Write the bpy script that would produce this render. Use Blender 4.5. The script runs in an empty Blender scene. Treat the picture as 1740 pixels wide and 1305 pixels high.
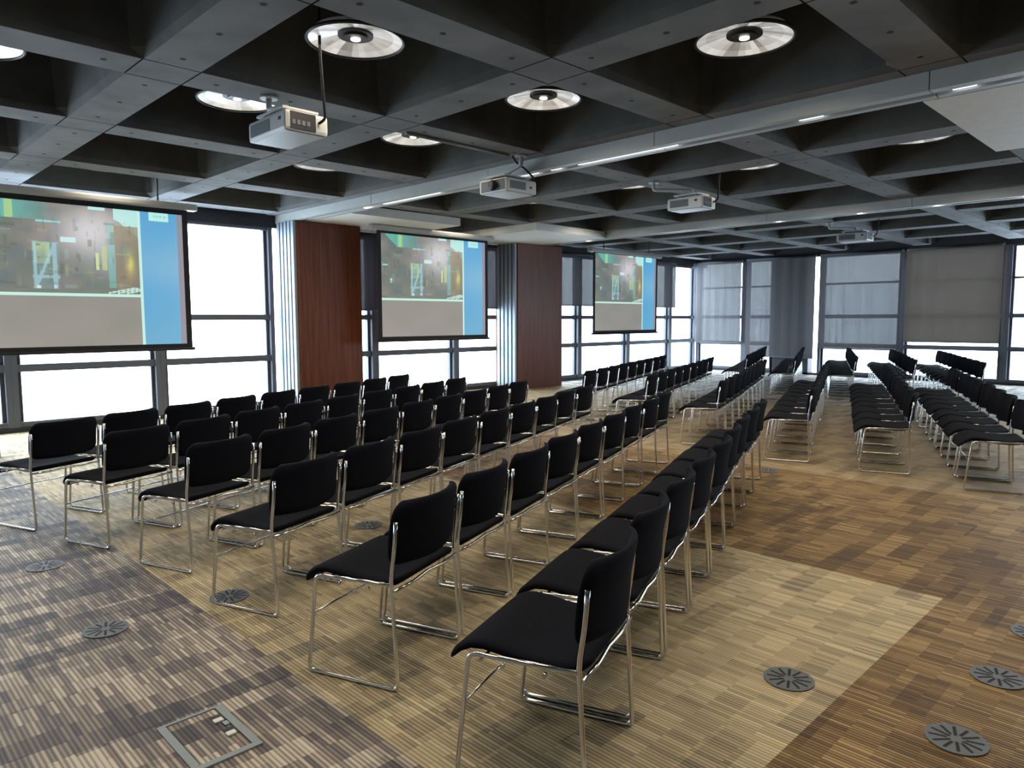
import bpy, bmesh, math, random
from math import sin, cos, pi, radians as R, hypot
from mathutils import Vector, Matrix
random.seed(7)
S = bpy.context.scene
C = S.collection

# ------------------------------------------------------------------ camera
F_PX, PITCH, ROLL, YAW, CAM_H = 1220.27, -0.0899765, -0.0027071, 0.7908766, 1.57
fw = Vector((cos(YAW)*cos(PITCH), sin(YAW)*cos(PITCH), sin(PITCH)))
rt = Vector((sin(YAW), -cos(YAW), 0)); up = rt.cross(fw)
rt = rt*cos(ROLL) + up*sin(ROLL); up = rt.cross(fw)
cd = bpy.data.cameras.new('camera'); cam = bpy.data.objects.new('camera', cd); C.objects.link(cam)
cd.sensor_fit = 'HORIZONTAL'; cd.sensor_width = 36; cd.lens = F_PX/1740*36
cd.clip_start = .05; cd.clip_end = 200
cam.matrix_world = Matrix(((rt.x, up.x, -fw.x, 0), (rt.y, up.y, -fw.y, 0), (rt.z, up.z, -fw.z, CAM_H), (0, 0, 0, 1)))
S.camera = cam

# ------------------------------------------------------------------ light
S.view_settings.view_transform = 'Standard'; S.view_settings.look = 'None'
S.view_settings.gamma = 1; S.view_settings.use_curve_mapping = False
S.view_settings.exposure = 1.0
W = bpy.data.worlds.new('sky'); S.world = W; W.use_nodes = True
wn = W.node_tree.nodes; wl = W.node_tree.links
bg = wn['Background']
tc = wn.new('ShaderNodeTexCoord'); sep = wn.new('ShaderNodeSeparateXYZ'); wl.new(tc.outputs['Generated'], sep.inputs[0])
rmp = wn.new('ShaderNodeValToRGB'); wl.new(sep.outputs['Z'], rmp.inputs[0])
rmp.color_ramp.elements[0].position = 0.0; rmp.color_ramp.elements[0].color = (.54, .66, .80, 1)
rmp.color_ramp.elements[1].position = .12; rmp.color_ramp.elements[1].color = (.74, .87, 1.0, 1)
wl.new(rmp.outputs[0], bg.inputs['Color'])
bg.inputs['Strength'].default_value = 7.5
LAMP_W = 7.5
def portal(loc, rot, sx, sy):
    l = bpy.data.lights.new('window_daylight', 'AREA'); l.shape = 'RECTANGLE'; l.size = sx; l.size_y = sy
    l.cycles.is_portal = True
    o = bpy.data.objects.new('window_daylight', l); C.objects.link(o); o.location = loc; o.rotation_euler = rot
portal((8.0, 12.35, 1.7), (R(90), 0, R(180)), 24, 3.4)
portal((20.35, 3.0, 1.7), (R(90), 0, R(90)), 19, 3.6)
try:
    S.cycles.use_denoising = True
    S.cycles.max_bounces = 7; S.cycles.diffuse_bounces = 4; S.cycles.glossy_bounces = 4
    S.cycles.transparent_max_bounces = 10; S.cycles.sample_clamp_indirect = 4.0
    S.cycles.caustics_reflective = False; S.cycles.caustics_refractive = False
except Exception: pass

# ------------------------------------------------------------------ materials
def lin(c):
    return tuple(((x/255)/12.92 if x/255 <= .04045 else ((x/255+.055)/1.055)**2.4) for x in c)
def nmat(name):
    m = bpy.data.materials.new(name); m.use_nodes = True
    return m, m.node_tree.nodes, m.node_tree.links, m.node_tree.nodes['Principled BSDF']
def mat(name, col, rough=.6, metal=0, spec=.5, var=.0, scale=8, bump=0, bscale=60, emit=None, es=1):
    m, n, l, b = nmat(name)
    b.inputs['Base Color'].default_value = (*col, 1); b.inputs['Roughness'].default_value = rough
    b.inputs['Metallic'].default_value = metal; b.inputs['Specular IOR Level'].default_value = spec
    t = n.new('ShaderNodeTexCoord')
    if var:
        x = n.new('ShaderNodeTexNoise'); x.inputs['Scale'].default_value = scale; x.inputs['Detail'].default_value = 5
        l.new(t.outputs['Object'], x.inputs['Vector'])
        r = n.new('ShaderNodeValToRGB'); l.new(x.outputs['Fac'], r.inputs[0])
        r.color_ramp.elements[0].position = .3; r.color_ramp.elements[1].position = .7
        r.color_ramp.elements[0].color = tuple(c*(1-var) for c in col)+(1,); r.color_ramp.elements[1].color = tuple(min(1, c*(1+var)) for c in col)+(1,)
        l.new(r.outputs[0], b.inputs['Base Color'])
    if bump:
        x = n.new('ShaderNodeTexNoise'); x.inputs['Scale'].default_value = bscale
        l.new(t.outputs['Object'], x.inputs['Vector'])
        u = n.new('ShaderNodeBump'); u.inputs['Strength'].default_value = bump; u.inputs['Distance'].default_value = .005
        l.new(x.outputs['Fac'], u.inputs['Height']); l.new(u.outputs[0], b.inputs['Normal'])
    if emit:
        b.inputs['Emission Color'].default_value = (*emit, 1); b.inputs['Emission Strength'].default_value = es
    return m
M = {}
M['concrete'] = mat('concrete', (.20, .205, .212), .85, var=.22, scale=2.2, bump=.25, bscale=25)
M['coffer'] = mat('shaded_coffer_concrete', (.10, .103, .098), .85, var=.25, scale=2.5, bump=.2, bscale=25)  # concrete inside the coffers, recess shade put into a darker base colour
M['joint'] = mat('joint_shadow_gap', (.02, .02, .022), .9)
M['white'] = mat('white_painted_metal', (.45, .47, .46), .45, var=.03)
M['panel'] = mat('panel_white', (.80, .80, .76), .6, var=.03)
M['frame'] = mat('window_frame_grey', (.115, .125, .155), .5)
M['frame_dark'] = mat('window_frame_dark', (.028, .029, .036), .6)
M['alu'] = mat('brushed_aluminium', (.30, .35, .40), .5, metal=.4)
M['chrome'] = mat('chrome', (.78, .79, .78), .16, metal=1)
M['fabric'] = mat('black_wool_fabric', (.0056, .0066, .0115), .95, spec=.12, var=.25, scale=120, bump=.3, bscale=400)
M['under'] = mat('black_plastic_shell', (.012, .012, .014), .6)
M['black'] = mat('black_plastic', (.012, .012, .014), .55)
M['screen_black'] = mat('screen_border', (.015, .015, .018), .8)
M['casing'] = mat('screen_casing', (.42, .42, .40), .4)
M['proj'] = mat('projector_white', (.52, .54, .53), .4)
M['vent'] = mat('projector_grille', (.11, .13, .14), .6)
M['beige'] = mat('beige_laminate', (.52, .46, .38), .5)
M['steel'] = mat('floor_vent_steel', (.12, .14, .16), .55, metal=.2)
M['boxframe'] = mat('floor_box_frame', (.26, .31, .33), .45, metal=.1)
M['socket'] = mat('white_socket', (.75, .78, .75), .4)
M['plaster'] = mat('plaster_wall', (.45, .44, .42), .8, var=.05)
M['lampdark'] = mat('lamp_centre', (.06, .06, .065), .4, metal=.4)
M['lampcore'] = mat('lamp_core', (1, 1, 1), .4, emit=(1, .96, .88), es=1.6)
M['tube'] = mat('lit_tube', (1, 1, 1), .4, emit=(.92, .96, 1), es=1.2)
M['spot'] = mat('lit_spot', (1, 1, 1), .4, emit=(1, 1, 1), es=6)

def wood():
    m, n, l, b = nmat('mahogany_veneer')
    t = n.new('ShaderNodeTexCoord'); mp = n.new('ShaderNodeMapping'); mp.inputs['Scale'].default_value = (9, 9, .35)
    l.new(t.outputs['Object'], mp.inputs[0])
    x = n.new('ShaderNodeTexNoise'); x.inputs['Scale'].default_value = 3; x.inputs['Detail'].default_value = 8; x.inputs['Distortion'].default_value = .6
    l.new(mp.outputs[0], x.inputs['Vector'])
    r = n.new('ShaderNodeValToRGB'); l.new(x.outputs['Fac'], r.inputs[0])
    r.color_ramp.elements[0].position = .3; r.color_ramp.elements[0].color = (.085, .022, .010, 1)
    r.color_ramp.elements[1].position = .72; r.color_ramp.elements[1].color = (.18, .055, .022, 1)
    l.new(r.outputs[0], b.inputs['Base Color']); b.inputs['Roughness'].default_value = .42; b.inputs['Specular IOR Level'].default_value = .3
    return m
M['wood'] = wood()

def glass():
    m, n, l, b = nmat('window_glass')
    tr = n.new('ShaderNodeBsdfTransparent'); tr.inputs[0].default_value = (.96, .98, .98, 1)
    g = n.new('ShaderNodeBsdfGlossy'); g.inputs['Roughness'].default_value = .03
    x = n.new('ShaderNodeMixShader'); x.inputs[0].default_value = .06
    l.new(tr.outputs[0], x.inputs[1]); l.new(g.outputs[0], x.inputs[2]); l.new(x.outputs[0], n['Material Output'].inputs[0])
    return m
M['glass'] = glass()

def blind(name, base, openness):
    m, n, l, b = nmat(name)
    t = n.new('ShaderNodeTexCoord'); mp = n.new('ShaderNodeMapping'); mp.inputs['Scale'].default_value = (14, 14, .25)
    l.new(t.outputs['Object'], mp.inputs[0])
    x = n.new('ShaderNodeTexNoise'); x.inputs['Scale'].default_value = 1.4; x.inputs['Detail'].default_value = 3; l.new(mp.outputs[0], x.inputs['Vector'])
    mr = n.new('ShaderNodeMapRange'); mr.inputs['From Min'].default_value = .3; mr.inputs['From Max'].default_value = .7
    mr.inputs['To Min'].default_value = openness*.75; mr.inputs['To Max'].default_value = openness*1.25
    l.new(x.outputs['Fac'], mr.inputs['Value'])
    tr = n.new('ShaderNodeBsdfTransparent')
    d = n.new('ShaderNodeBsdfDiffuse'); d.inputs[0].default_value = (*base, 1)
    tl = n.new('ShaderNodeBsdfTranslucent'); tl.inputs[0].default_value = (*[c*.05 for c in base], 1)
    a = n.new('ShaderNodeAddShader'); l.new(d.outputs[0], a.inputs[0]); l.new(tl.outputs[0], a.inputs[1])
    mx = n.new('ShaderNodeMixShader'); l.new(mr.outputs[0], mx.inputs[0]); l.new(a.outputs[0], mx.inputs[1]); l.new(tr.outputs[0], mx.inputs[2])
    l.new(mx.outputs[0], n['Material Output'].inputs[0])
    return m
M['blind'] = blind('grey_screen_fabric', (.13, .125, .13), .021)
M['blind_dense'] = blind('taupe_dense_fabric', (.19, .155, .125), .0015)
M['blind_dark'] = blind('charcoal_screen_fabric', (.07, .062, .078), .008)

def carpet():
    m, n, l, b = nmat('striped_carpet_tiles')
    tc = n.new('ShaderNodeTexCoord'); sp = n.new('ShaderNodeSeparateXYZ'); l.new(tc.outputs['Object'], sp.inputs[0])
    X, Y = sp.outputs['X'], sp.outputs['Y']
    def mth(op, a, bb=None, cc=None):
        k = n.new('ShaderNodeMath'); k.operation = op
        for i, v in enumerate((a, bb, cc)):
            if v is None: continue
            if isinstance(v, (int, float)): k.inputs[i].default_value = v
            else: l.new(v, k.inputs[i])
        return k.outputs[0]
    def white(a, bb, cc=0.0):
        v = n.new('ShaderNodeCombineXYZ')
        for i, s in enumerate((a, bb, cc)):
            if isinstance(s, (int, float)): v.inputs[i].default_value = s
            else: l.new(s, v.inputs[i])
        w = n.new('ShaderNodeTexWhiteNoise'); w.noise_dimensions = '3D'; l.new(v.outputs[0], w.inputs['Vector']); return w.outputs['Value']
    def layer(bh, bw, seed):
        row = mth('FLOOR', mth('DIVIDE', Y, bh))
        off = white(row, seed)
        col = mth('FLOOR', mth('ADD', mth('DIVIDE', X, bw), mth('MULTIPLY', off, 7.0)))
        return row, white(row, col, seed+.5)
    row1, r1 = layer(.12, .30, 3.0)
    row2, r2 = layer(.26, .20, 11.0)
    row3, r3 = layer(.13, .38, 23.0)
    row4, r4 = layer(.13, .85, 37.0)
    st = mth('FLOOR', mth('DIVIDE', X, .018))
    s1 = white(st, row1, 5.0)
    s2 = white(st, mth('FLOOR', mth('DIVIDE', Y, .48)), 9.0)
    # corduroy ribs of the pile
    cord = mth('MULTIPLY_ADD', mth('SINE', mth('MULTIPLY_ADD', X, 2*pi/.018, -pi/2)), .5, .5)
    nz = n.new('ShaderNodeTexNoise'); nz.inputs['Scale'].default_value = 1.3; nz.inputs['Detail'].default_value = 3; l.new(tc.outputs['Object'], nz.inputs['Vector'])
    def total(ws, w1, wb, wdark, rd=None):
        v = mth('ADD', mth('MULTIPLY', s1, ws), mth('MULTIPLY', s2, ws*.7))
        v = mth('ADD', v, mth('MULTIPLY', r1, w1)); v = mth('ADD', v, mth('MULTIPLY', r2, w1*.7))
        v = mth('ADD', v, mth('MULTIPLY', nz.outputs['Fac'], wb))
        v = mth('ADD', v, mth('MULTIPLY', cord, .24))
        return mth('SUBTRACT', v, mth('MULTIPLY', mth('GREATER_THAN', rd or r3, .78), wdark))
    def ramp(v, stops):
        r = n.new('ShaderNodeValToRGB'); e = r.color_ramp.elements
        e[0].position = stops[0][0]; e[0].color = (*lin(stops[0][1]), 1); e[1].position = stops[-1][0]; e[1].color = (*lin(stops[-1][1]), 1)
        for p, c in stops[1:-1]:
            k = e.new(p); k.color = (*lin(c), 1)
        l.new(v, r.inputs[0]); return r.outputs[0]
    vd = total(.24, .20, .10, .20, r4); vl = total(.18, .10, .12, .11); vb = total(.20, .13, .12, .12)
    dark = ramp(vd, [(.16, (62, 60, 66)), (.36, (92, 88, 90)), (.50, (122, 114, 108)), (.64, (160, 150, 136)), (.80, (206, 198, 182))])
    light = ramp(vl, [(.12, (96, 92, 84)), (.26, (138, 128, 106)), (.40, (174, 159, 125)), (.54, (200, 184, 148)), (.68, (226, 212, 178))])
    brown = ramp(vb, [(.12, (62, 50, 40)), (.27, (88, 68, 44)), (.41, (112, 88, 54)), (.55, (142, 116, 74)), (.70, (182, 158, 112))])
    mid = ramp(vb, [(.10, (92, 80, 66)), (.30, (122, 106, 82)), (.45, (146, 128, 96)), (.60, (166, 148, 114)), (.76, (192, 174, 142))])
    def mix(f, a, bb):
        k = n.new('ShaderNodeMix'); k.data_type = 'RGBA'; l.new(f, k.inputs[0]); l.new(a, k.inputs[6]); l.new(bb, k.inputs[7]); return k.outputs[2]
    c = mix(mth('GREATER_THAN', X, 1.46), dark, light)
    inb = mth('MULTIPLY', mth('LESS_THAN', Y, 1.08), mth('GREATER_THAN', X, 1.46))
    c = mix(inb, c, brown)
    c = mix(mth('GREATER_THAN', X, 4.47), c, brown)
    c = mix(mth('GREATER_THAN', X, 7.2), c, mid)
    c = mix(mth('GREATER_THAN', X, 13.2), c, dark)
    l.new(c, b.inputs['Base Color']); b.inputs['Roughness'].default_value = .7; b.inputs['Specular IOR Level'].default_value = .3
    u = n.new('ShaderNodeBump'); u.inputs['Strength'].default_value = .35; u.inputs['Distance'].default_value = .004
    l.new(cord, u.inputs['Height']); l.new(u.outputs[0], b.inputs['Normal'])
    return m
M['carpet'] = carpet()

def lamp_disc():
    # faceted reflector seen lit: radial wedges of differing brightness
    m, n, l, b = nmat('lit_faceted_reflector')
    b.inputs['Base Color'].default_value = (.7, .7, .7, 1); b.inputs['Metallic'].default_value = .6; b.inputs['Roughness'].default_value = .25
    at = n.new('ShaderNodeAttribute'); at.attribute_name = 'facet'
    oi = n.new('ShaderNodeObjectInfo')
    l.new(at.outputs['Color'], b.inputs['Emission Color']); b.inputs['Emission Strength'].default_value = .33
    return m
M['lampdisc'] = lamp_disc()
def image_mat():
    m, n, l, b = nmat('projected_slide')
    at = n.new('ShaderNodeAttribute'); at.attribute_name = 'slide'
    b.inputs['Base Color'].default_value = (.14, .14, .14, 1); b.inputs['Roughness'].default_value = .9
    l.new(at.outputs['Color'], b.inputs['Emission Color']); b.inputs['Emission Strength'].default_value = .42
    return m
M['slide'] = image_mat()

# ------------------------------------------------------------------ mesh helpers
class MB:
    def __init__(s): s.v = []; s.f = []; s.m = []; s.sm = []
    def add(s, vs, fs, mi=0, smooth=False):
        o = len(s.v); s.v += [tuple(p) for p in vs]
        for q in fs: s.f.append(tuple(i+o for i in q)); s.m.append(mi); s.sm.append(smooth)
    def box(s, x0, x1, y0, y1, z0, z1, mi=0, ch=0.0):
        if ch <= 0:
            vs = [(x, y, z) for z in (z0, z1) for y in (y0, y1) for x in (x0, x1)]
            s.add(vs, [(0, 2, 3, 1), (4, 5, 7, 6), (0, 1, 5, 4), (2, 6, 7, 3), (0, 4, 6, 2), (1, 3, 7, 5)], mi); return
        bm = bmesh.new(); r = bmesh.ops.create_cube(bm, size=1)
        for v in bm.verts: v.co = Vector((x0+(v.co.x+.5)*(x1-x0), y0+(v.co.y+.5)*(y1-y0), z0+(v.co.z+.5)*(z1-z0)))
        bmesh.ops.bevel(bm, geom=list(bm.edges), offset=ch, segments=2, affect='EDGES', profile=.6)
        s.bm(bm, mi)
    def bm(s, bm, mi=0, smooth=False):
        bm.verts.index_update(); s.add([v.co[:] for v in bm.verts], [[v.index for v in f.verts] for f in bm.faces], mi, smooth); bm.free()
    def tube(s, pts, r, seg=8, mi=0, cap=True):
        pts = [Vector(p) for p in pts]; n = len(pts); rings = []
        t0 = (pts[1]-pts[0]).normalized(); a = Vector((0, 0, 1)) if abs(t0.z) < .9 else Vector((1, 0, 0))
        nx = t0.cross(a).normalized()
        vs = []
        for i, p in enumerate(pts):
            t = ((pts[i+1]-p).normalized() if i < n-1 else Vector()) + ((p-pts[i-1]).normalized() if i else Vector())
            t.normalize(); nx = (nx-t*nx.dot(t)).normalized(); ny = t.cross(nx)
            for k in range(seg):
                an = 2*pi*k/seg; vs.append(p+nx*cos(an)*r+ny*sin(an)*r)
        fs = []
        for i in range(n-1):
            for k in range(seg):
                fs.append((i*seg+k, i*seg+(k+1) % seg, (i+1)*seg+(k+1) % seg, (i+1)*seg+k))
        s.add(vs, fs, mi, True)
        if cap:
            o = len(s.v)-len(vs)
            s.f.append(tuple(o+k for k in reversed(range(seg)))); s.m.append(mi); s.sm.append(False)
            s.f.append(tuple(o+(n-1)*seg+k for k in range(seg))); s.m.append(mi); s.sm.append(False)
    def cyl(s, c, r, z0, z1, seg=32, mi=0, r2=None):
        r2 = r if r2 is None else r2
        vs = [(c[0]+cos(2*pi*k/seg)*r, c[1]+sin(2*pi*k/seg)*r, z0) for k in range(seg)]+[(c[0]+cos(2*pi*k/seg)*r2, c[1]+sin(2*pi*k/seg)*r2, z1) for k in range(seg)]
        s.add(vs, [(k, (k+1) % seg, seg+(k+1) % seg, seg+k) for k in range(seg)], mi, True)
        o = len(s.v)-2*seg
        s.f.append(tuple(o+k for k in reversed(range(seg)))); s.m.append(mi); s.sm.append(False)
        s.f.append(tuple(o+seg+k for k in range(seg))); s.m.append(mi); s.sm.append(False)
    def mesh(s, name, mats):
        me = bpy.data.meshes.new(name); me.from_pydata(s.v, [], s.f)
        for k in (mats if isinstance(mats, (list, tuple)) else [mats]): me.materials.append(M[k])
        me.polygons.foreach_set('material_index', s.m); me.polygons.foreach_set('use_smooth', s.sm)
        me.update(); return me
    def build(s, name, mats, parent=None):
        o = bpy.data.objects.new(name, s.mesh(name, mats)); C.objects.link(o)
        if parent: o.parent = parent
        return o
def fillet(pts, rad, n=5):
    pts = [Vector(p) for p in pts]; out = [pts[0]]
    for i in range(1, len(pts)-1):
        a, p, b = pts[i-1], pts[i], pts[i+1]; da = (a-p); db = (b-p)
        d = min(rad, da.length*.49, db.length*.49); A = p+da.normalized()*d; B = p+db.normalized()*d
        for k in range(n+1):
            t = k/n; out.append(A*(1-t)**2+p*2*t*(1-t)+B*t*t)
    out.append(pts[-1]); return out
def empty(name, loc=(0, 0, 0), rz=0, label=None, cat=None, group=None):
    o = bpy.data.objects.new(name, None); C.objects.link(o); o.location = loc; o.rotation_euler = (0, 0, rz); o.empty_display_size = .1
    tag(o, label, cat, group); return o
def tag(o, label=None, cat=None, group=None, kind=None):
    if label: o['label'] = label
    if cat: o['category'] = cat
    if group: o['group'] = group
    if kind: o['kind'] = kind
    return o
def struct(o, label=None): 
    o['kind'] = 'structure'
    if label: o['label'] = label
    return o
def copy_tree(o, parent=None):
    c = o.copy(); C.objects.link(c); c.parent = parent
    for ch in list(o.children): copy_tree(ch, c)
    return c
ORD = ['first', 'second', 'third', 'fourth', 'fifth', 'sixth', 'seventh', 'eighth', 'ninth', 'tenth', 'eleventh', 'twelfth']

# ------------------------------------------------------------------ room shell
X0, X1, Y0, Y1 = -3.0, 20.0, -6.0, 12.0
ZR = 3.38                                    # underside of the concrete ribs
b = MB(); b.box(X0-.2, X1+.6, Y0-.2, Y1+.6, -.12, 0); struct(b.build('floor', 'carpet'), 'striped carpet in taupe, tan and brown zones')

# waffle ceiling: deep square coffers between ribs
GX = [2.02*k for k in range(-1, 11)]; GY = [3.68+2.0*k for k in range(-5, 5)]
HW = .195; DEP = .85
def ceiling():
    b = MB(); g = .012
    # rib undersides
    xs = [X0-.2]+GX+[X1+.6]; ys = [Y0-.2]+GY+[Y1+.6]
    for i, x in enumerate(GX):
        for j in range(len(ys)-1):
            y0 = ys[j]+(HW if j else 0); y1 = ys[j+1]-(HW if j < len(ys)-2 else 0)
            b.add([(x-HW, y0+g, ZR), (x+HW, y0+g, ZR), (x+HW, y1-g, ZR), (x-HW, y1-g, ZR)], [(0, 3, 2, 1)])
    for y in GY:
        for i in range(len(xs)-1):
            x0 = xs[i]+(HW if i else 0); x1 = xs[i+1]-(HW if i < len(xs)-2 else 0)
            b.add([(x0+g, y-HW, ZR), (x1-g, y-HW, ZR), (x1-g, y+HW, ZR), (x0+g, y+HW, ZR)], [(0, 3, 2, 1)])
    for x in GX:
        for y in GY:
            b.add([(x-HW, y-HW, ZR), (x+HW, y-HW, ZR), (x+HW, y+HW, ZR), (x-HW, y+HW, ZR)], [(0, 3, 2, 1)])
            # joint gap round the node: little dark slots above the surface
            for s in (-1, 1):
                b.add([(x-HW, y+s*HW-(g if s < 0 else 0), ZR+.006), (x+HW, y+s*HW-(g if s < 0 else 0), ZR+.006), (x+HW, y+s*HW+(g if s > 0 else 0), ZR+.006), (x-HW, y+s*HW+(g if s > 0 else 0), ZR+.006)], [(0, 3, 2, 1)], 1)
                b.add([(x+s*HW-(g if s < 0 else 0), y-HW, ZR+.006), (x+s*HW-(g if s < 0 else 0), y+HW, ZR+.006), (x+s*HW+(g if s > 0 else 0), y+HW, ZR+.006), (x+s*HW+(g if s > 0 else 0), y-HW, ZR+.006)], [(0, 1, 2, 3)], 1)
    # coffers with chamfered corners, tapering upward
    c = .07
    for i in range(len(xs)-1):
        for j in range(len(ys)-1):
            x0 = xs[i]+(HW if i else 0); x1 = xs[i+1]-(HW if i < len(xs)-2 else 0)
            y0 = ys[j]+(HW if j else 0); y1 = ys[j+1]-(HW if j < len(ys)-2 else 0)
            if x1-x0 < .3 or y1-y0 < .3: continue
            def ring(t, z, cc): return [(x0+t+cc, y0+t, z), (x1-t-cc, y0+t, z), (x1-t, y0+t+cc, z), (x1-t, y1-t-cc, z), (x1-t-cc, y1-t, z), (x0+t+cc, y1-t, z), (x0+t, y1-t-cc, z), (x0+t, y0+t+cc, z)]
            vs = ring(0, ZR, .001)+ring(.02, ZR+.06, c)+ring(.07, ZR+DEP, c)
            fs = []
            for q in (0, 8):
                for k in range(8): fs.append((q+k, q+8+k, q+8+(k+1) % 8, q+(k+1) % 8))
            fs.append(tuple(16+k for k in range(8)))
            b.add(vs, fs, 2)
    # bolt holes: three to each rib segment
    def hole(x, y):
        n = 8; r = .022
        b.add([(x+cos(2*pi*k/n)*r, y+sin(2*pi*k/n)*r, ZR-.0015) for k in range(n)], [tuple(reversed(range(n)))], 1)
    for x in GX:
        for y in GY:
            for d in (.39, 1.0, 1.61):
                hole(x+d*1.01, y); hole(x, y+d)
    b.box(X0-.2, X1+.6, Y0-.2, Y1+.6, ZR+DEP+.01, ZR+DEP+.2)
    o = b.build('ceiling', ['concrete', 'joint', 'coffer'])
    return struct(o, 'dark exposed concrete waffle ceiling with deep square coffers')
ceiling()

# ---- left (screen) wall: glazing line at Y = 12
ZT = 3.17
b = MB(); b.box(X0-.2, X1+.6, Y1, Y1+.25, ZT, ZR+DEP, 0); b.box(X0-.2, X1+.6, Y1, Y1+.22, 0, .07, 0)
struct(b.build('wall_left', 'frame_dark'), 'dark framed window wall behind the projection screens')
b = MB(); b.box(X1-.02, X1+.25, Y0-.2, Y1, 3.26, ZR+DEP, 0); b.box(X1, X1+.22, Y0-.2, Y1, 0, .06, 0); b.box(X1, X1+.3, 8.45, 9.55, 0, 3.4)
struct(b.build('wall_back', 'frame_dark'), 'far window wall behind the grey roller blinds')
b = MB(); b.box(X0-.2, X1+.6, Y0-.2, Y0, 0, ZR+DEP); struct(b.build('wall_right', 'plaster'))
b = MB(); b.box(X0-.2, X0, Y0, Y1, 0, ZR+DEP); struct(b.build('wall_front', 'plaster'))

WN = [0]
def window(axis, a0, a1, pos, z0, z1, rails, label, mull=.15, dep=.16, handle=None):
    """a framed window: axis 'x' runs along X at Y=pos, axis 'y' along Y at X=pos"""
    WN[0] += 1
    def bx(b, u0, u1, v0, v1, zz0, zz1, mi=0):
        if axis == 'x': b.box(u0, u1, v0, v1, zz0, zz1, mi)
        else: b.box(v0, v1, u0, u1, zz0, zz1, mi)
    b = MB(); h = mull/2
    bx(b, a0+.001, a0+h, pos, pos+dep, z0, z1); bx(b, a1-h, a1-.001, pos, pos+dep, z0, z1)
    bx(b, a0+h, a0+h*1.7, pos+dep*.5, pos+dep, z0, z1); bx(b, a1-h*1.7, a1-h, pos+dep*.5, pos+dep, z0, z1)
    bx(b, a0+h, a1-h, pos+.02, pos+dep-.02, z0, z0+.07); bx(b, a0+h, a1-h, pos+.02, pos+dep-.02, z1-.05, z1)
    o = b.build('window_%d' % WN[0], ['frame']); struct(o, label)
    for r, t in rails:
        rb = MB(); bx(rb, a0+h, a1-h, pos+.03, pos+dep-.03, r-t/2, r+t/2); rb.build('transom', ['frame'], o)
    g = MB(); bx(g, a0+h, a1-h, pos+dep*.5, pos+dep*.5+.008, z0+.07, z1-.05); g.build('glass_pane', ['glass'], o)
    return o
LR = [(1.615, .095), (.90, .105)]
lw = [(-2.0, 0.0), (0.0, 2.06), (2.06, 4.04), (4.04, 5.98), (7.35, 8.08), (8.08, 10.17), (10.17, 11.9), (12.9, 14.35), (14.35, 16.45), (16.45, 18.55), (18.55, 19.95)]
for i, (a, c) in enumerate(lw):
    window('x', a, c, Y1, .07, ZT, LR, 'tall window in the left wall, %s from the near corner' % ORD[i])
bw = [(12.0, 10.4), (10.4, 9.5), (8.45, 8.2), (8.2, 6.08), (6.08, 3.86), (3.86, 1.7), (1.7, -.4), (-.4, -2.5), (-2.5, -4.6), (-4.6, -5.95)]
for i, (a, c) in enumerate(bw):
    if abs(a-c) < .4: continue
    window('y', c, a, X1, .06, 3.27, [(1.62, .10), (.84, .11), (2.5, .05)], 'window in the far wall, %s from the left corner' % ORD[i])

# ------------------------------------------------------------------ blinds
def roller_blind(axis, a0, a1, pos, z0, z1, m, label, group=None):
    t = empty('roller_blind', ((a0+a1)/2, pos, 0) if axis == 'x' else (pos, (a0+a1)/2, 0), 0 if axis == 'x' else R(90), label, 'blind', group)
    w = abs(a1-a0)/2
    b = MB(); n = 40
    vs = []
    for k in range(n+1):
        x = -w+2*w*k/n; yy = .004*sin(k*.9)+.002*sin(k*2.3)
        vs += [(x, yy, z0+.02), (x, yy, z1)]
    b.add(vs, [(2*k, 2*k+2, 2*k+3, 2*k+1) for k in range(n)], 0, True)
    b.build('blind_fabric', [m], t)
    b = MB(); b.box(-w, w, -.012, .012, z0, z0+.028, 0, .004); b.build('bottom_bar', ['frame'], t)
    b = MB(); b.tube([(-w, 0, z1+.0), (w, 0, z1)], .035, 12); b.build('roller', ['frame_dark'], t)
    back = (.135 if axis == 'y' else .135)
    for s_ in (-1, 1):
        b = MB(); sg = 1 if axis == 'x' else -1
        ya, yb = sorted((0, sg*back)); b.box(s_*w-.006, s_*w+.006, ya, yb, z1-.03, z1+.03)
        b.build('wall_bracket', ['frame_dark'], t)
    return t
XB = 19.86
roller_blind('y', 12.5-.55, 10.44, XB, .84, 3.28, 'blind', 'grey roller blind in the far left corner beside the screen wall', 'grey roller blinds on the far wall')
roller_blind('y', 10.27, 8.26, XB, .46, 3.28, 'blind', 'grey roller blind hanging lowest, over the dark pier', 'grey roller blinds on the far wall')
roller_blind('y', 8.14, 6.08, XB, .74, 3.28, 'blind', 'grey roller blind with three pale window panes showing through', 'grey roller blinds on the far wall')
roller_blind('y', 5.98, 3.93, XB, .97, 3.28, 'blind_dense', 'opaque taupe roller blind left of the bare bright windows', 'grey roller blinds on the far wall')
YB = 11.88
roller_blind('x', 7.4, 8.2, YB, 1.74, 3.2, 'blind_dark', 'short dark blind between the first wood column and middle screen', 'dark roller blinds on the left wall')
roller_blind('x', 8.25, 11.3, YB, 1.80, 3.2, 'blind_dark', 'dark blind right behind the middle projection screen', 'dark roller blinds on the left wall')
roller_blind('x', 12.95, 14.75, YB, 1.90, 3.2, 'blind', 'grey blind between the second wood column and far screen', 'dark roller blinds on the left wall')
roller_blind('x', 15.1, 18.6, YB, 1.90, 3.2, 'blind', 'grey blind showing right of the far projection screen', 'dark roller blinds on the left wall')

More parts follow.
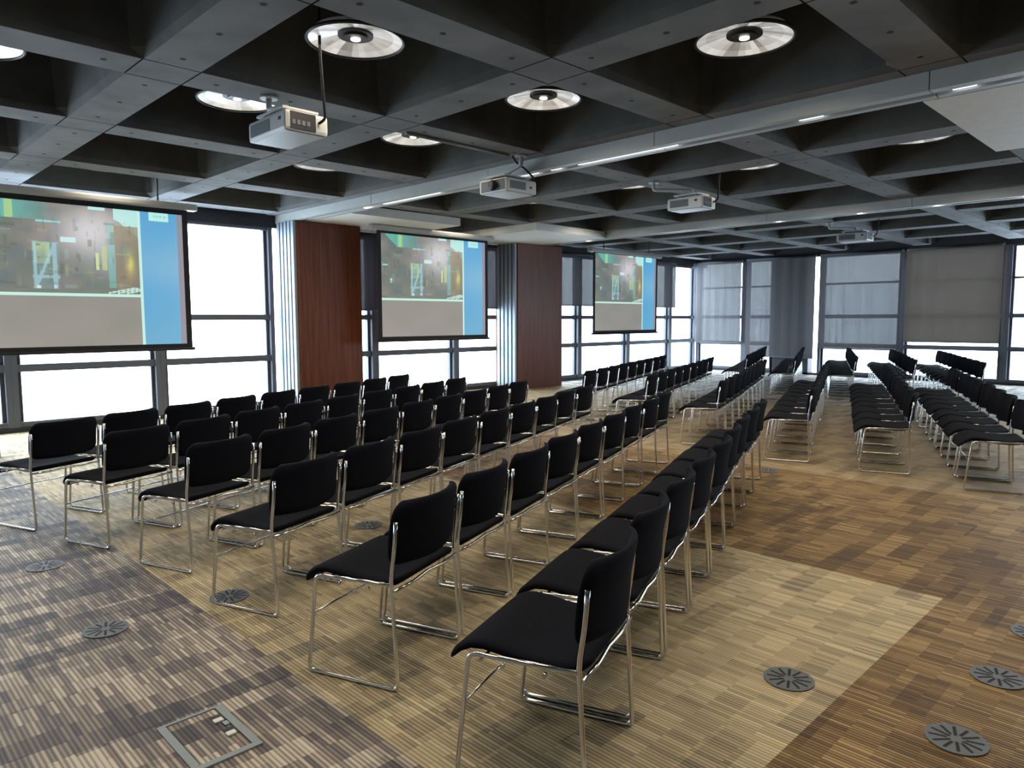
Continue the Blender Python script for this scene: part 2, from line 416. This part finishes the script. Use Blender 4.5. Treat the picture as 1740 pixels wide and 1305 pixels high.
# ------------------------------------------------------------------ wood clad columns
def column(x0, x1, y0, label):
    t = empty('clad_column', ((x0+x1)/2, (y0+Y1)/2, 0), 0, label, 'column', 'wood clad columns by the windows')
    w = (x1-x0)/2; d = (Y1-y0)/2-.02
    b = MB(); b.box(-w, w, -d, d, 0, 3.235, 0, .004); b.build('wood_cladding', ['wood'], t)
    n = 5
    for k in range(n):
        yy = -d+.03+k*(2*d-.1)/n
        b = MB(); b.box(-w-.06, -w-.001, yy, yy+.085, .0, 3.235, 0, .006); b.build('metal_fin', ['alu'], t)
    return t
column(6.06, 7.30, 11.24, 'mahogany column with metal fins right of the largest screen')
column(11.33, 12.80, 11.24, 'mahogany column with metal fins between middle and far screens')

# ------------------------------------------------------------------ soffit panels and lighting beams
def soffit(x0, x1, y0, y1, label, zb=3.24):
    t = empty('ceiling_panel', ((x0+x1)/2, (y0+y1)/2, zb), 0, label, 'ceiling panel', 'white dropped ceiling panels')
    w = (x1-x0)/2; d = (y1-y0)/2
    b = MB(); b.box(-w, w, -d, d, .004, ZR-zb-.002, 0, .003); b.build('panel_body', ['panel'], t)
    b = MB(); g = .16
    b.box(-w, w, -d, -d+g, 0, .01); b.box(-w, w, d-g, d, 0, .01); b.box(-w, -w+g, -d+g, d-g, 0, .01); b.box(w-g, w, -d+g, d-g, 0, .01)
    b.build('border_trim', ['panel'], t)
    b = MB(); b.box(-w+g, w-g, -d+g, d-g, .0005, .004, 0); b.build('inset_panel', ['panel'], t)
    return t
soffit(6.30, 8.55, 9.95, 11.98, 'white ceiling panel over the first wood column')
soffit(9.95, 12.03, 9.40, 11.98, 'white ceiling panel over the second wood column')
soffit(6.32, 8.70, -2.4, 1.84, 'large white ceiling panel at the top right of the photo')

def beam(x0, y0, y1, joints, lit, spots, label):
    t = empty('lighting_beam', (x0, (y0+y1)/2, 3.24), 0, label, 'lighting beam', 'white lighting beams under the ceiling')
    w = .26; yc = (y0+y1)/2; h = ZR-3.24-.002
    js = [y0]+joints+[y1]
    for a, c in zip(js, js[1:]):
        b = MB(); b.box(0, w*.38, a-yc+.004, c-yc-.004, 0, h); b.box(w*.72, w, a-yc+.004, c-yc-.004, 0, h); b.box(w*.38, w*.72, a-yc+.004, c-yc-.004, .045, h)
        b.build('beam_section', ['white'], t)
    b = MB(); b.box(w*.385, w*.715, y0-yc+.01, y1-yc-.01, .028, .043); b.build('lamp_channel', ['alu'], t)
    for a, c in lit:
        b = MB(); b.tube([(w*.55, a-yc, .022), (w*.55, c-yc, .022)], .016, 10); b.build('lit_tube', ['tube'], t)
    for a in spots:
        b = MB(); b.cyl((w*.55, a-yc), .035, .0, .03, 16); b.build('spot_lamp', ['spot'], t)
    return t
beam(6.03, -5.9, 11.97, [-4.0, -1.6, 1.72, 4.12, 6.5, 9.0], [(-.9, .1), (.25, 1.15), (1.45, 1.6), (2.55, 2.75), (3.95, 5.2), (5.45, 5.6), (5.8, 6.1), (7.6, 8.9)], [9.35], 'white beam with a light slot crossing above the nearest chairs')
beam(12.06, -5.9, 11.97, [-3.0, 0.0, 3.6, 5.9, 9.4], [(1.5, 2.3), (-1.0, .6)], [3.3, 4.4, 5.75, 10.0], 'second white beam, farther back, with small bright spot lamps')

# ------------------------------------------------------------------ round ceiling lights
def lamp_meshes():
    n = 36; rr = [.125, .20, .275, .34]; zz = [.05, .035, .02, 0.0]
    vs = []; fs = []; cols = []
    rnd = random.Random(3)
    wed = [rnd.uniform(.25, 1.0) for _ in range(n)]
    for k in range(1, n):
        if rnd.random() < .45: wed[k] = wed[k-1]
    for j in range(3):
        for k in range(n):
            a0, a1 = 2*pi*k/n, 2*pi*(k+1)/n; o = len(vs)
            vs += [(cos(a0)*rr[j], sin(a0)*rr[j], zz[j]), (cos(a1)*rr[j], sin(a1)*rr[j], zz[j]), (cos(a1)*rr[j+1], sin(a1)*rr[j+1], zz[j+1]), (cos(a0)*rr[j+1], sin(a0)*rr[j+1], zz[j+1])]
            fs.append((o, o+1, o+2, o+3)); q = wed[k]*rnd.uniform(.7, 1.1)
            if j == 2: q = min(1, q+.15)
            cols.append((min(1, q), min(1, q*.985), min(1, q*.95)))
    b = MB(); b.add(vs, fs); me = b.mesh('reflector', ['lampdisc'])
    ca = me.color_attributes.new('facet', 'FLOAT_COLOR', 'CORNER')
    i = 0
    for c in cols:
        for _ in range(4): ca.data[i].color = (*c, 1); i += 1
    b2 = MB(); b2.tube([(cos(2*pi*k/40)*.35, sin(2*pi*k/40)*.35, .0) for k in range(41)], .013, 6, cap=False); ring = b2.mesh('rim', ['lampdark'])
    b3 = MB(); b3.cyl((0, 0), .128, .03, .06, 28); b3.cyl((0, 0), .085, .016, .03, 28); hub = b3.mesh('hub', ['lampdark'])
    b4 = MB()
    b4.cyl((.0, 0), .036, .006, .015, 14); core = b4.mesh('bulb', ['lampcore'])
    b5 = MB(); b5.cyl((0, 0), .30, .055, .10, 36, r2=.20); b5.tube([(0, 0, .09), (0, 0, ZR+DEP-3.6)], .03, 10); hous = b5.mesh('lamp_housing', ['black'])
    return me, ring, hub, core, hous
LMM = lamp_meshes()
lld = bpy.data.lights.new('lamp_glow', 'AREA'); lld.shape = 'DISK'; lld.size = .6; lld.energy = LAMP_W; lld.color = (1.0, .85, .66); lld.spread = R(150)
proto = empty('ceiling_light', (0, 0, 3.6))
for nme, me in zip(('reflector', 'rim', 'hub', 'bulb', 'lamp_housing'), LMM):
    o = bpy.data.objects.new(nme, me); C.objects.link(o); o.parent = proto
lo = bpy.data.objects.new('lamp_glow', lld); C.objects.link(lo); lo.parent = proto; lo.location = (0, 0, -.03)
LAMP_LABEL = {(1, 0): 'large round faceted ceiling light just above the nearest projector, top left', (2, -1): 'brightest round faceted ceiling light, top right before the white beam',
              (2, 0): 'round faceted ceiling light near the top centre, below the big rib crossing', (1, 1): 'round ceiling light left of the nearest projector, partly hidden by a rib',
              (2, 1): 'half hidden round ceiling light between the nearest and the lens-showing projectors', (0, 1): 'round ceiling light cut off by the left edge of the photo',
              (2, 2): 'thin sliver of round ceiling light below and right of the nearest projector'}
first = True
for i in range(0, 6):
    for j in range(-2, 5):
        x = 2.02*i+1.01; y = 3.68+2*j+1.0
        if i == 3 and (j <= -2 or j == 3 ): continue
        if (x > 9.5 and x < 12 and y > 9.3) or x > 17.5: continue
        if y > 11.3 or (i, j) == (1, 2): continue
        o = proto if first else copy_tree(proto); first = False
        o.location = (x, y, 3.6); o.rotation_euler = (0, 0, random.uniform(0, 6))
        tag(o, LAMP_LABEL.get((i, j), ('sliver of round ceiling light past the first white beam, row %s, %s from screens' % (ORD[i-3], ORD[4-j])) if i > 2 else ('round ceiling light overhead before the first white beam, row %s, %s from screens' % (ORD[i], ORD[4-j]))), 'ceiling light', 'round ceiling lights in the coffers')

# ------------------------------------------------------------------ projection screens
def slide_color(u, v):
    """u to the right, v downward, both 0..1; returns sRGB"""
    rnd = random.Random(int(u*150)*977+int(v*110)*13)
    def hsh(a, bb): return (sin(a*127.1+bb*311.7)*43758.5453) % 1.0
    def vn(x, y):
        xi, yi = math.floor(x), math.floor(y); fx, fy = x-xi, y-yi; fx = fx*fx*(3-2*fx); fy = fy*fy*(3-2*fy)
        return (hsh(xi, yi)*(1-fx)+hsh(xi+1, yi)*fx)*(1-fy)+(hsh(xi, yi+1)*(1-fx)+hsh(xi+1, yi+1)*fx)*fy
    def mixc(a, bb, t): t = max(0, min(1, t)); return tuple(p*(1-t)+q*t for p, q in zip(a, bb))
    if u > .97: return (150, 145, 160)
    if u > .775:
        if .818 < u < .925 and v < .062:
            if .018 < v < .045 and .838 < u < .908:
                return mixc((196, 250, 240), (150, 215, 205), .9 if hsh(int((u-.838)/.0075), 4) > .35 and (v < .038 or int((u-.838)/.0075) in (2, 8)) else 0)
            return (190, 252, 250)
        c = mixc((72, 168, 222), (150, 196, 226), math.exp(-((v-.40)/.20)**2)*.5+(u-.775)*1.0)
        return mixc(c, (110, 182, 214), (v-.5)*1.3)
    if u > .758: return (205, 250, 240)
    if .618 < v < .642: return (205, 250, 238)
    if v >= .642:
        return mixc((140, 140, 132), (158, 150, 146), vn(u*6, v*6))
    # industrial night picture
    w = vn(u*7, v*9); w2 = vn(u*24, v*20)
    c = mixc((96, 112, 104), (150, 138, 132), w)
    c = mixc(c, (84, 110, 120), (w2-.4)*.9)
    c = mixc(c, (232, 228, 232), math.exp(-(((u-.53)/.16)**2+((v-.19)/.17)**2))*.95)
    c = mixc(c, (196, 198, 206), math.exp(-(((u-.60)/.10)**2+((v-.30)/.2)**2))*.5)
    if v < .125 and u < .34 and u > .03+v*.9:
        c = mixc(mixc((60, 178, 146), (110, 186, 180), vn(u*40, 1)), c, max(0, (u-.17)*5))
        if .15 < u < .185: c = (170, 216, 150)
    if u > .64 and v < .05+max(0, (u-.64))*1.1+.03*vn(u*30, 2): c = (190, 240, 236)
    if .52 < u < .60 and .0 < v < .02: c = (200, 250, 244)
    if .28 < u < .39 and .118 < v < .135: c = (160, 220, 224)
    if .385 < u < .455 and .225 < v < .262: c = (214, 246, 250)
    if .255 < u < .375 and .27 < v < .60:
        c = mixc(c, (130, 186, 196), .3)
        if .262 < u < .335 and v < .42: c = mixc(c, (180, 220, 170), .25+.6*w2)
        du = abs((u-.262)-(.60-v)*.30)
        if du < .008 or abs(u-.268) < .006 or abs(u-.355) < .009 or abs(v-.51) < .008: c = mixc(c, (170, 224, 236), .65)
    if .545 < u < .56 and .33 < v < .45: c = (214, 232, 160)
    if .575 < u < .60 and .28 < v < .45: c = mixc(c, (206, 220, 150), .7)
    if .605 < u < .638 and .1 < v < .58: c = mixc(c, (120, 214, 206), .35+.5*(v-.1))
    if .64 < u < .758 and v > .12:
        c = mixc(c, mixc((128, 118, 100), (160, 140, 104), w2), .7)
        c = mixc(c, (220, 214, 110), math.exp(-(((u-.715)/.02)**2+((v-.40)/.07)**2)))
    if .012 < u < .055 and .29 < v < .305: c = (150, 226, 206)
    if .075 < u < .09 and .43 < v < .47: c = (206, 238, 226)
    if .27 < u < .29 and .57 < v < .60 or .345 < u < .36 and .57 < v < .60: c = (226, 240, 238)
    if v > .592: c = mixc((104, 122, 110), (150, 128, 116), w2*.5)
    for k in range(3):
        vv = .615-(u-.60-k*.045)*.30
        if u > .60+k*.045 and abs(v-vv) < .0055 and v > .57: c = (200, 236, 224)
    return c
_rs = random.Random(11)
SPECKS = []
for _k in range(170):
    _u, _v = _rs.uniform(0, .745), _rs.uniform(.10, .59)
    _w, _h = (_rs.uniform(.004, .02), _rs.uniform(.02, .10)) if _k % 3 else (_rs.uniform(.02, .07), _rs.uniform(.006, .02))
    SPECKS.append((_u, _v, _w, _h, _rs.choice([(96, 170, 160), (190, 226, 220), (206, 200, 130), (60, 66, 62), (52, 58, 70), (140, 110, 90), (110, 130, 170), (60, 74, 66)]), _rs.uniform(.08, .32)))
def slide_full(u, v):
    c = slide_color(u, v)
    if u < .75 and .09 < v < .595:
        for (a, q, w, h, k, al) in SPECKS:
            if abs(u-a) < w/2 and abs(v-q) < h/2: c = tuple(x*(1-al)+y*al for x, y in zip(c, k))
    return c
def slide_mesh(w, h):
    nx, ny = 200, 140; vs = [(-w/2+w*i/nx, 0, h-h*j/ny) for j in range(ny+1) for i in range(nx+1)]
    fs = [(j*(nx+1)+i, (j+1)*(nx+1)+i, (j+1)*(nx+1)+i+1, j*(nx+1)+i+1) for j in range(ny) for i in range(nx)]
    b = MB(); b.add(vs, fs); me = b.mesh('projected_picture', ['slide'])
    ca = me.color_attributes.new('slide', 'FLOAT_COLOR', 'CORNER'); data = []
    for j in range(ny):
        for i in range(nx):
            c = lin(tuple(max(0, q) for q in slide_full((i+.5)/nx, (j+.5)/ny)))
            data += [*c, 1]*4
    ca.data.foreach_set('color', data); return me
SW, SH = 2.60, 1.89
SLIDE = slide_mesh(SW-.10, SH-.05)
def screen(xc, y, z0, label):
    t = empty('projection_screen', (xc, y, 0), 0, label, 'projection screen', 'projection screens along the windows')
    b = MB(); b.box(-SW/2-.03, SW/2+.03, .0, .006, z0-.03, 3.15); b.build('screen_surface', ['screen_black'], t)
    o = bpy.data.objects.new('projected_picture', SLIDE); C.objects.link(o); o.parent = t; o.location = (0, -.004, z0+.03)
    b = MB(); b.tube([(-SW/2-.06, 0, z0-.045), (SW/2+.06, 0, z0-.045)], .022, 10); b.build('bottom_bar', ['screen_black'], t)
    b = MB(); b.box(-SW/2-.16, SW/2+.16, -.07, .08, 3.14, 3.236, 0, .025); b.build('roller_casing', ['casing'], t)
    for sx in (-1, 1):
        b = MB(); b.tube([(sx*SW*.36, 0, 3.22), (sx*SW*.36, 0, ZR+DEP+.01 if xc < 5 or xc > 13 else 3.26)], .012, 8); b.build('hanger', ['black'], t)
    return t
screen(2.76, 10.8, 1.20, 'largest, nearest projection screen showing an industrial slide')
screen(8.67, 10.8, 1.23, 'middle projection screen, between the two wood columns')
screen(14.71, 10.8, 1.26, 'farthest, smallest looking projection screen')

# ------------------------------------------------------------------ projectors
def projector(x, y, z, lx, ly, front, label, cable_to, mount):
    """box body lx by ly; front: direction the lens looks, 'y+' or 'x-'"""
    t = empty('projector', (x, y, z), 0, label, 'projector', 'ceiling mounted projectors')
    h = .155
    b = MB(); b.box(-lx/2, lx/2, -ly/2, ly/2, 0, h, 0, .028); b.build('projector_body', ['proj'], t)
    if front == 'y+':
        b = MB(); b.box(-lx/2-.003, -lx/2+.01, -.06, ly/2-.05, .035, h-.03)
        b.build('vent_grille', ['vent'], t)
        b = MB(); b.box(-lx/2-.003, -lx/2+.01, -ly/2+.07, -ly/2+.11, h*.55, h*.72); b.build('side_button', ['black'], t)
        b = MB(); b.box(-lx/2+.04, lx/2-.11, -ly/2-.003, -ly/2+.01, .02, h-.012)
        b.build('rear_ports', ['black'], t)
        for k in range(4):
            b = MB(); b.box(-lx/2+.055+k*.04, -lx/2+.08+k*.04, -ly/2-.006, -ly/2, .05, .085); b.build('port', ['steel'], t)
        b = MB(); bm = bmesh.new(); bmesh.ops.create_cone(bm, cap_ends=True, segments=24, radius1=.05, radius2=.045, depth=.04)
        bmesh.ops.rotate(bm, verts=bm.verts, matrix=Matrix.Rotation(R(90), 3, 'X')); bmesh.ops.translate(bm, verts=bm.verts, vec=(0, ly/2+.015, h*.5)); b.bm(bm, 0, True); b.build('lens', ['black'], t)
    else:
        b = MB(); b.box(-lx/2-.002, -lx/2+.02, -ly/2+.03, ly/2-.03, .02, h-.015, 0, .006); b.build('front_panel', ['vent'], t)
        b = MB(); bm = bmesh.new(); bmesh.ops.create_cone(bm, cap_ends=True, segments=24, radius1=.058, radius2=.05, depth=.05)
        bmesh.ops.rotate(bm, verts=bm.verts, matrix=Matrix.Rotation(R(90), 3, 'Y')); bmesh.ops.translate(bm, verts=bm.verts, vec=(-lx/2-.012, -.02, h*.5)); b.bm(bm, 0, True); b.build('lens', ['black'], t)
        b = MB(); b.box(-lx/2+.05, lx*.12, -ly/2-.003, -ly/2+.01, .035, h-.035); b.build('vent_grille', ['steel'], t)
        b = MB(); b.box(lx/2-.12, lx/2-.08, -ly/2-.003, -ly/2+.01, h*.4, h*.55); b.build('side_button', ['black'], t)
    # bracket up to the rib
    b = MB(); b.box(-lx*.42, lx*.42, -ly*.35, ly*.35, h+.025, h+.045, 0, .004)
    for sx in (-1, 1):
        for sy in (-1, 1): b.tube([(sx*lx*.3, sy*ly*.25, h-.01), (sx*lx*.3, sy*ly*.25, h+.03)], .012, 8)
    mx, my = mount
    b.tube(fillet([(0, 0, h+.03), (0, 0, h+.10), (mx, my, h+.14), (mx, my, ZR-z)], .03), .024, 12)
    b.cyl((mx, my), .07, ZR-z-.02, ZR-z, 20)
    b.build('ceiling_bracket', ['white'], t)
    cx, cy, cz = cable_to; b = MB()
    s = Vector((lx*.25, -ly/2-.01, h*.55)) if front == 'y+' else Vector((lx/2-.05, -ly*.35, h))
    e = Vector((cx-x, cy-y, cz-z))
    P_ = [s, s+Vector((0.03, -.05, .03)), s.lerp(e, .35)+Vector((.0, -.02, .05)), s.lerp(e, .7), e]
    b.tube(fillet(P_, .1, 6), .011, 8); b.build('cable', ['black'], t)
    return t
projector(2.84, 5.38, 2.98, .36, .62, 'y+', 'white projector nearest the camera, hanging below a black cable', (2.7, 4.6, 4.2), (.0, .30))
projector(5.86, 5.98, 2.98, .48, .45, 'x-', 'white projector with its round black lens showing', (5.75, 5.80, 3.37), (-.05, -.26))
projector(8.40, 5.15, 2.98, .34, .52, 'y+', 'third projector from the camera, below the crossing ribs', (8.5, 4.7, 4.2), (-.2, .45))
projector(14.02, 5.12, 2.98, .36, .55, 'y+', 'farthest, smallest looking projector by the back windows', (14.4, 4.7, 4.2), (.05, .5))
# conduit along the rib to the second projector
b = MB(); b.tube([(4.3, 5.80, ZR-.014), (5.70, 5.80, ZR-.014)], .014, 8); tag(b.build('cable_conduit', ['white']), 'thin white conduit along the rib to the projector with visible lens', 'conduit')

# ------------------------------------------------------------------ chairs
def rounded_panel(hw, l0, l1, prof, th, rc, nu=16, nv=14, curve=0.0, taper=0.0, mats=('fabric',), axis='y'):
    """padded panel; u across (-hw..hw), v from l0 to l1; prof(v01)->(along, normal offset)"""
    vs = []; H = (l1-l0)
    def pt(iu, iv, side):
        u = -1+2*iu/nu; vv = iv/nv
        uu = sin(u*pi/2) if abs(u) < 1 else u
        v = .5-.5*cos(vv*pi)
        w = hw*(1-taper*v)
        d0 = min(v, 1-v)*H
        if d0 < rc: w -= rc-math.sqrt(max(0, rc*rc-(rc-d0)**2))
        x = uu*w
        a, nrm = prof(v)
        edge = min(1, (1-abs(uu))*hw/.02)*min(1, d0/.02+.0)
        k = .35+.65*math.sqrt(max(0, min(1, edge)))
        off = nrm+curve*(uu*uu)+(side*th/2*k)
        return (x, a, off) if axis == 'y' else (x, off, a)
    for side in (1, -1):
        for iv in range(nv+1):
            for iu in range(nu+1): vs.append(pt(iu, iv, side))
    N = (nu+1)*(nv+1); fs = []
    for iv in range(nv):
        for iu in range(nu):
            a = iv*(nu+1)+iu; q = (a, a+1, a+nu+2, a+nu+1); fs.append(q if axis == 'y' else q[::-1])
            q = (N+a, N+a+nu+1, N+a+nu+2, N+a+1); fs.append(q if axis == 'y' else q[::-1])
    rim = [i for i in range(nu+1)]+[(nu+1)*k+nu for k in range(1, nv+1)]+[(nu+1)*nv+i for i in range(nu-1, -1, -1)]+[(nu+1)*k for k in range(nv-1, 0, -1)]
    for i in range(len(rim)):
        a, c = rim[i], rim[(i+1) % len(rim)]; q = (a, N+a, N+c, c); fs.append(q if axis == 'y' else q[::-1])
    b = MB(); b.add(vs, fs, 0, True); return b
def make_chair():
    t = empty('stacking_chair')
    # seat: y from back (-.235) to front (.285)
    def sp(v):
        y = -.235+.52*v
        z = .452+.022*math.exp(-((v-.72)/.2)**2)-.062*max(0, (v-.80)/.20)**2+.022*max(0, (.22-v)/.22)**2
        return y, z
    rounded_panel(.254, -.235, .285, sp, .034, .06, curve=-.0).build('seat', ['fabric'], t)
    def bp(v):
        z = .532+.278*v
        y = -.262-.035*v+.012*math.sin(v*pi)
        return z, y
    rounded_panel(.266, .532, .81, bp, .03, .065, curve=.062, axis='z').build('backrest', ['fabric'], t)
    r = .0088
    for s in (-1, 1):
        x = s*.270
        pts = [(x*.985, -.238, .735), (x*.99, -.230, .62), (x, -.212, .50), (x, -.215, .42), (x, -.240, .009), (x, .232, .009), (x, .182, .452), (x, -.212, .462)]
        b = MB(); p = fillet(pts[:4], .06, 4)[:-1]+fillet(pts[3:], .035, 6); b.tube(p, r, 8)
        b.build('side_frame', ['chrome'], t)
    b = MB(); b.tube([(-.270, .198, .275), (.270, .198, .275)], .005, 6); b.build('stretcher', ['chrome'], t)
    b = MB()
    b.tube([(-.270, .14, .432), (.270, .14, .432)], .006, 6)
    b.tube([(-.270, -.226, .436), (-.12, -.228, .432), (0, -.224, .438), (.12, -.228, .432), (.270, -.226, .436)], .008, 6)
    for s in (-1, 1):
        b.tube([(s*.274, -.10, .436), (s*.284, -.10, .436)], .009, 6); b.tube([(s*.274, .05, .436), (s*.284, .05, .436)], .009, 6)
    b.build('seat_rail', ['chrome'], t)
    return t
CH = make_chair(); used = [False]
NEAR = ['window row', 'second row', 'third row', 'fourth row', 'fifth row', 'sixth row']
def chair_row(x, y, ang, sp, n, block, rname, group):
    """x, y: rear foot at the near end of the row; rows run at angle ang"""
    a = R(ang); dx, dy = cos(a), sin(a)
    for k in range(n):
        o = copy_tree(CH) if used[0] else CH; used[0] = True
        d = sp*(k+.5); jx = random.uniform(-.003, .003); jf = random.uniform(-.012, .012)
        fx, fy = -sin(a), cos(a)
        px = x+dx*(d+jx)+fx*(.235+jf); py = y+dy*(d+jx)+fy*(.235+jf)
        o.location = (px, py, 0); o.rotation_euler = (0, 0, a+R(random.uniform(-.6, .6)))
        pos = 'nearest end chair' if k == 0 else ('far end chair' if k == n-1 else '%s chair from near end' % ORD[k])
        tag(o, 'black chrome-framed chair: %s of %s, %s' % (pos, rname, block), 'chair', group)
g1 = 'chairs in the left foreground block'
for i, (x, y, a, s) in enumerate([(1.13, 6.22, 22.0, .60), (1.40, 5.35, 21.3, .588), (1.62, 4.46, 20.8, .588), (1.68, 3.47, 20.8, .59), (1.67, 2.41, 20.6, .588), (1.655, 1.365, 20.6, .584)]):
    chair_row(x, y, a, s, 9, 'foreground block', '%s row from windows' % ORD[i] if i else 'row nearest windows', g1)
g2 = 'chairs in the middle block'
for i, (x, y, a, s) in enumerate([(8.15, 6.72, 20.6, .592), (8.10, 5.58, 20.6, .592), (7.95, 4.42, 20.4, .592), (7.72, 3.21, 20.4, .592), (7.80, 2.24, 20.6, .592), (7.62, 1.25, 20.6, .592)]):
    chair_row(x, y, a, s, 9, 'middle block', '%s row from screens' % ORD[i] if i else 'row nearest screens', g2)
g3 = 'chairs in the far block by the back windows'
for i, (x, y, a, s) in enumerate([(14.10, 7.25, 22, .592), (14.15, 6.22, 22, .592), (14.5, 5.2, 22, .592), (14.3, 4.08, 22, .592), (14.2, 3.0, 22, .592)]):
    chair_row(x, y, a, s, 9, 'far block', '%s row from screens' % ORD[i] if i else 'row nearest screens', g3)

# ------------------------------------------------------------------ floor fittings
def vent_proto():
    t = empty('floor_vent')
    b = MB(); b.cyl((0, 0), .105, 0, .006, 36); b.build('vent_plate', ['steel'], t)
    b = MB()
    for k in range(12):
        a = 2*pi*k/12; c, s = cos(a), sin(a)
        r0 = .03 if k % 2 else .022; r1 = .09; w = .006
        b.add([(c*r0-s*w, s*r0+c*w, .0064), (c*r0+s*w, s*r0-c*w, .0064), (c*r1+s*w, s*r1-c*w, .0064), (c*r1-s*w, s*r1+c*w, .0064)], [(0, 1, 2, 3)])
    b.build('air_slots', ['joint'], t); return t
VP = vent_proto(); vu = False
for x, y, lab in [(1.02, 5.29, 'round floor vent farthest back on the left dark carpet'), (1.01, 3.97, 'round floor vent nearest the floor socket box'),
                  (1.64, 3.95, 'round floor vent under the end chair of the fourth row'), (2.97, 1.29, 'round floor vent alone on the light tan carpet'),
                  (3.63, .65, 'round floor vent on brown carpet, upper of two at right'), (2.97, .65, 'round floor vent nearest the bottom right corner'),
                  (4.28, .62, 'round floor vent cut by the right edge of the photo'), (3.0, 4.6, 'round floor vent half hidden between the fourth and fifth rows'),
                  (7.03, 3.34, 'round floor vent in the aisle before the middle block'), (5.0, 3.34, 'round floor vent beside the far end of the sixth row')]:
    o = copy_tree(VP) if vu else VP; vu = True
    o.location = (x, y, 0); o.rotation_euler = (0, 0, random.uniform(0, .5)); tag(o, lab, 'floor vent', 'round floor vents')
# floor socket box
t = empty('floor_box', (1.0, 2.645, 0), 0, 'square floor socket box with grey frame and carpeted lid', 'floor box')
b = MB(); w, d = .125, .19
b.box(-w, w, -d, -d+.028, 0, .008, 0, .002); b.box(-w, w, d-.014, d, 0, .008, 0, .002); b.box(-w, -w+.03, -d+.028, d-.014, 0, .008, 0, .002); b.box(w-.03, w, -d+.028, d-.014, 0, .008, 0, .002)
b.build('box_frame', ['boxframe'], t)
b = MB(); b.box(-w+.034, w-.034, -d+.032, d-.018, 0, .005); lid = b.build('carpet_lid', ['carpet'], t)
for k, y in enumerate((.09, -.03)):
    b = MB(); b.box(w-.075, w-.03, y-.028, y+.028, .004, .0075); b.build('cable_outlet', ['black'], t)
    b = MB(); b.box(w-.078, w-.042, y-.032, y-.004, .006, .014, 0, .003); b.build('plug', ['socket'], t)
b = MB(); b.box(w-.055, w-.035, .02, .05, .006, .011, 0, .002); b.build('lid_catch', ['alu'], t)

# beige low unit cut by the left edge of the frame
t = empty('low_cabinet', (1.22, 10.1, 0), 0, 'low beige cabinet cut off by the left edge of the photo', 'cabinet')
b = MB(); b.box(-.36, .33, -.18, .18, .0, .36, 0, .006); b.build('cabinet_body', ['beige'], t)
b = MB(); b.box(-.37, .34, -.19, .19, .36, .375, 0, .003); b.build('cabinet_top', ['beige'], t)
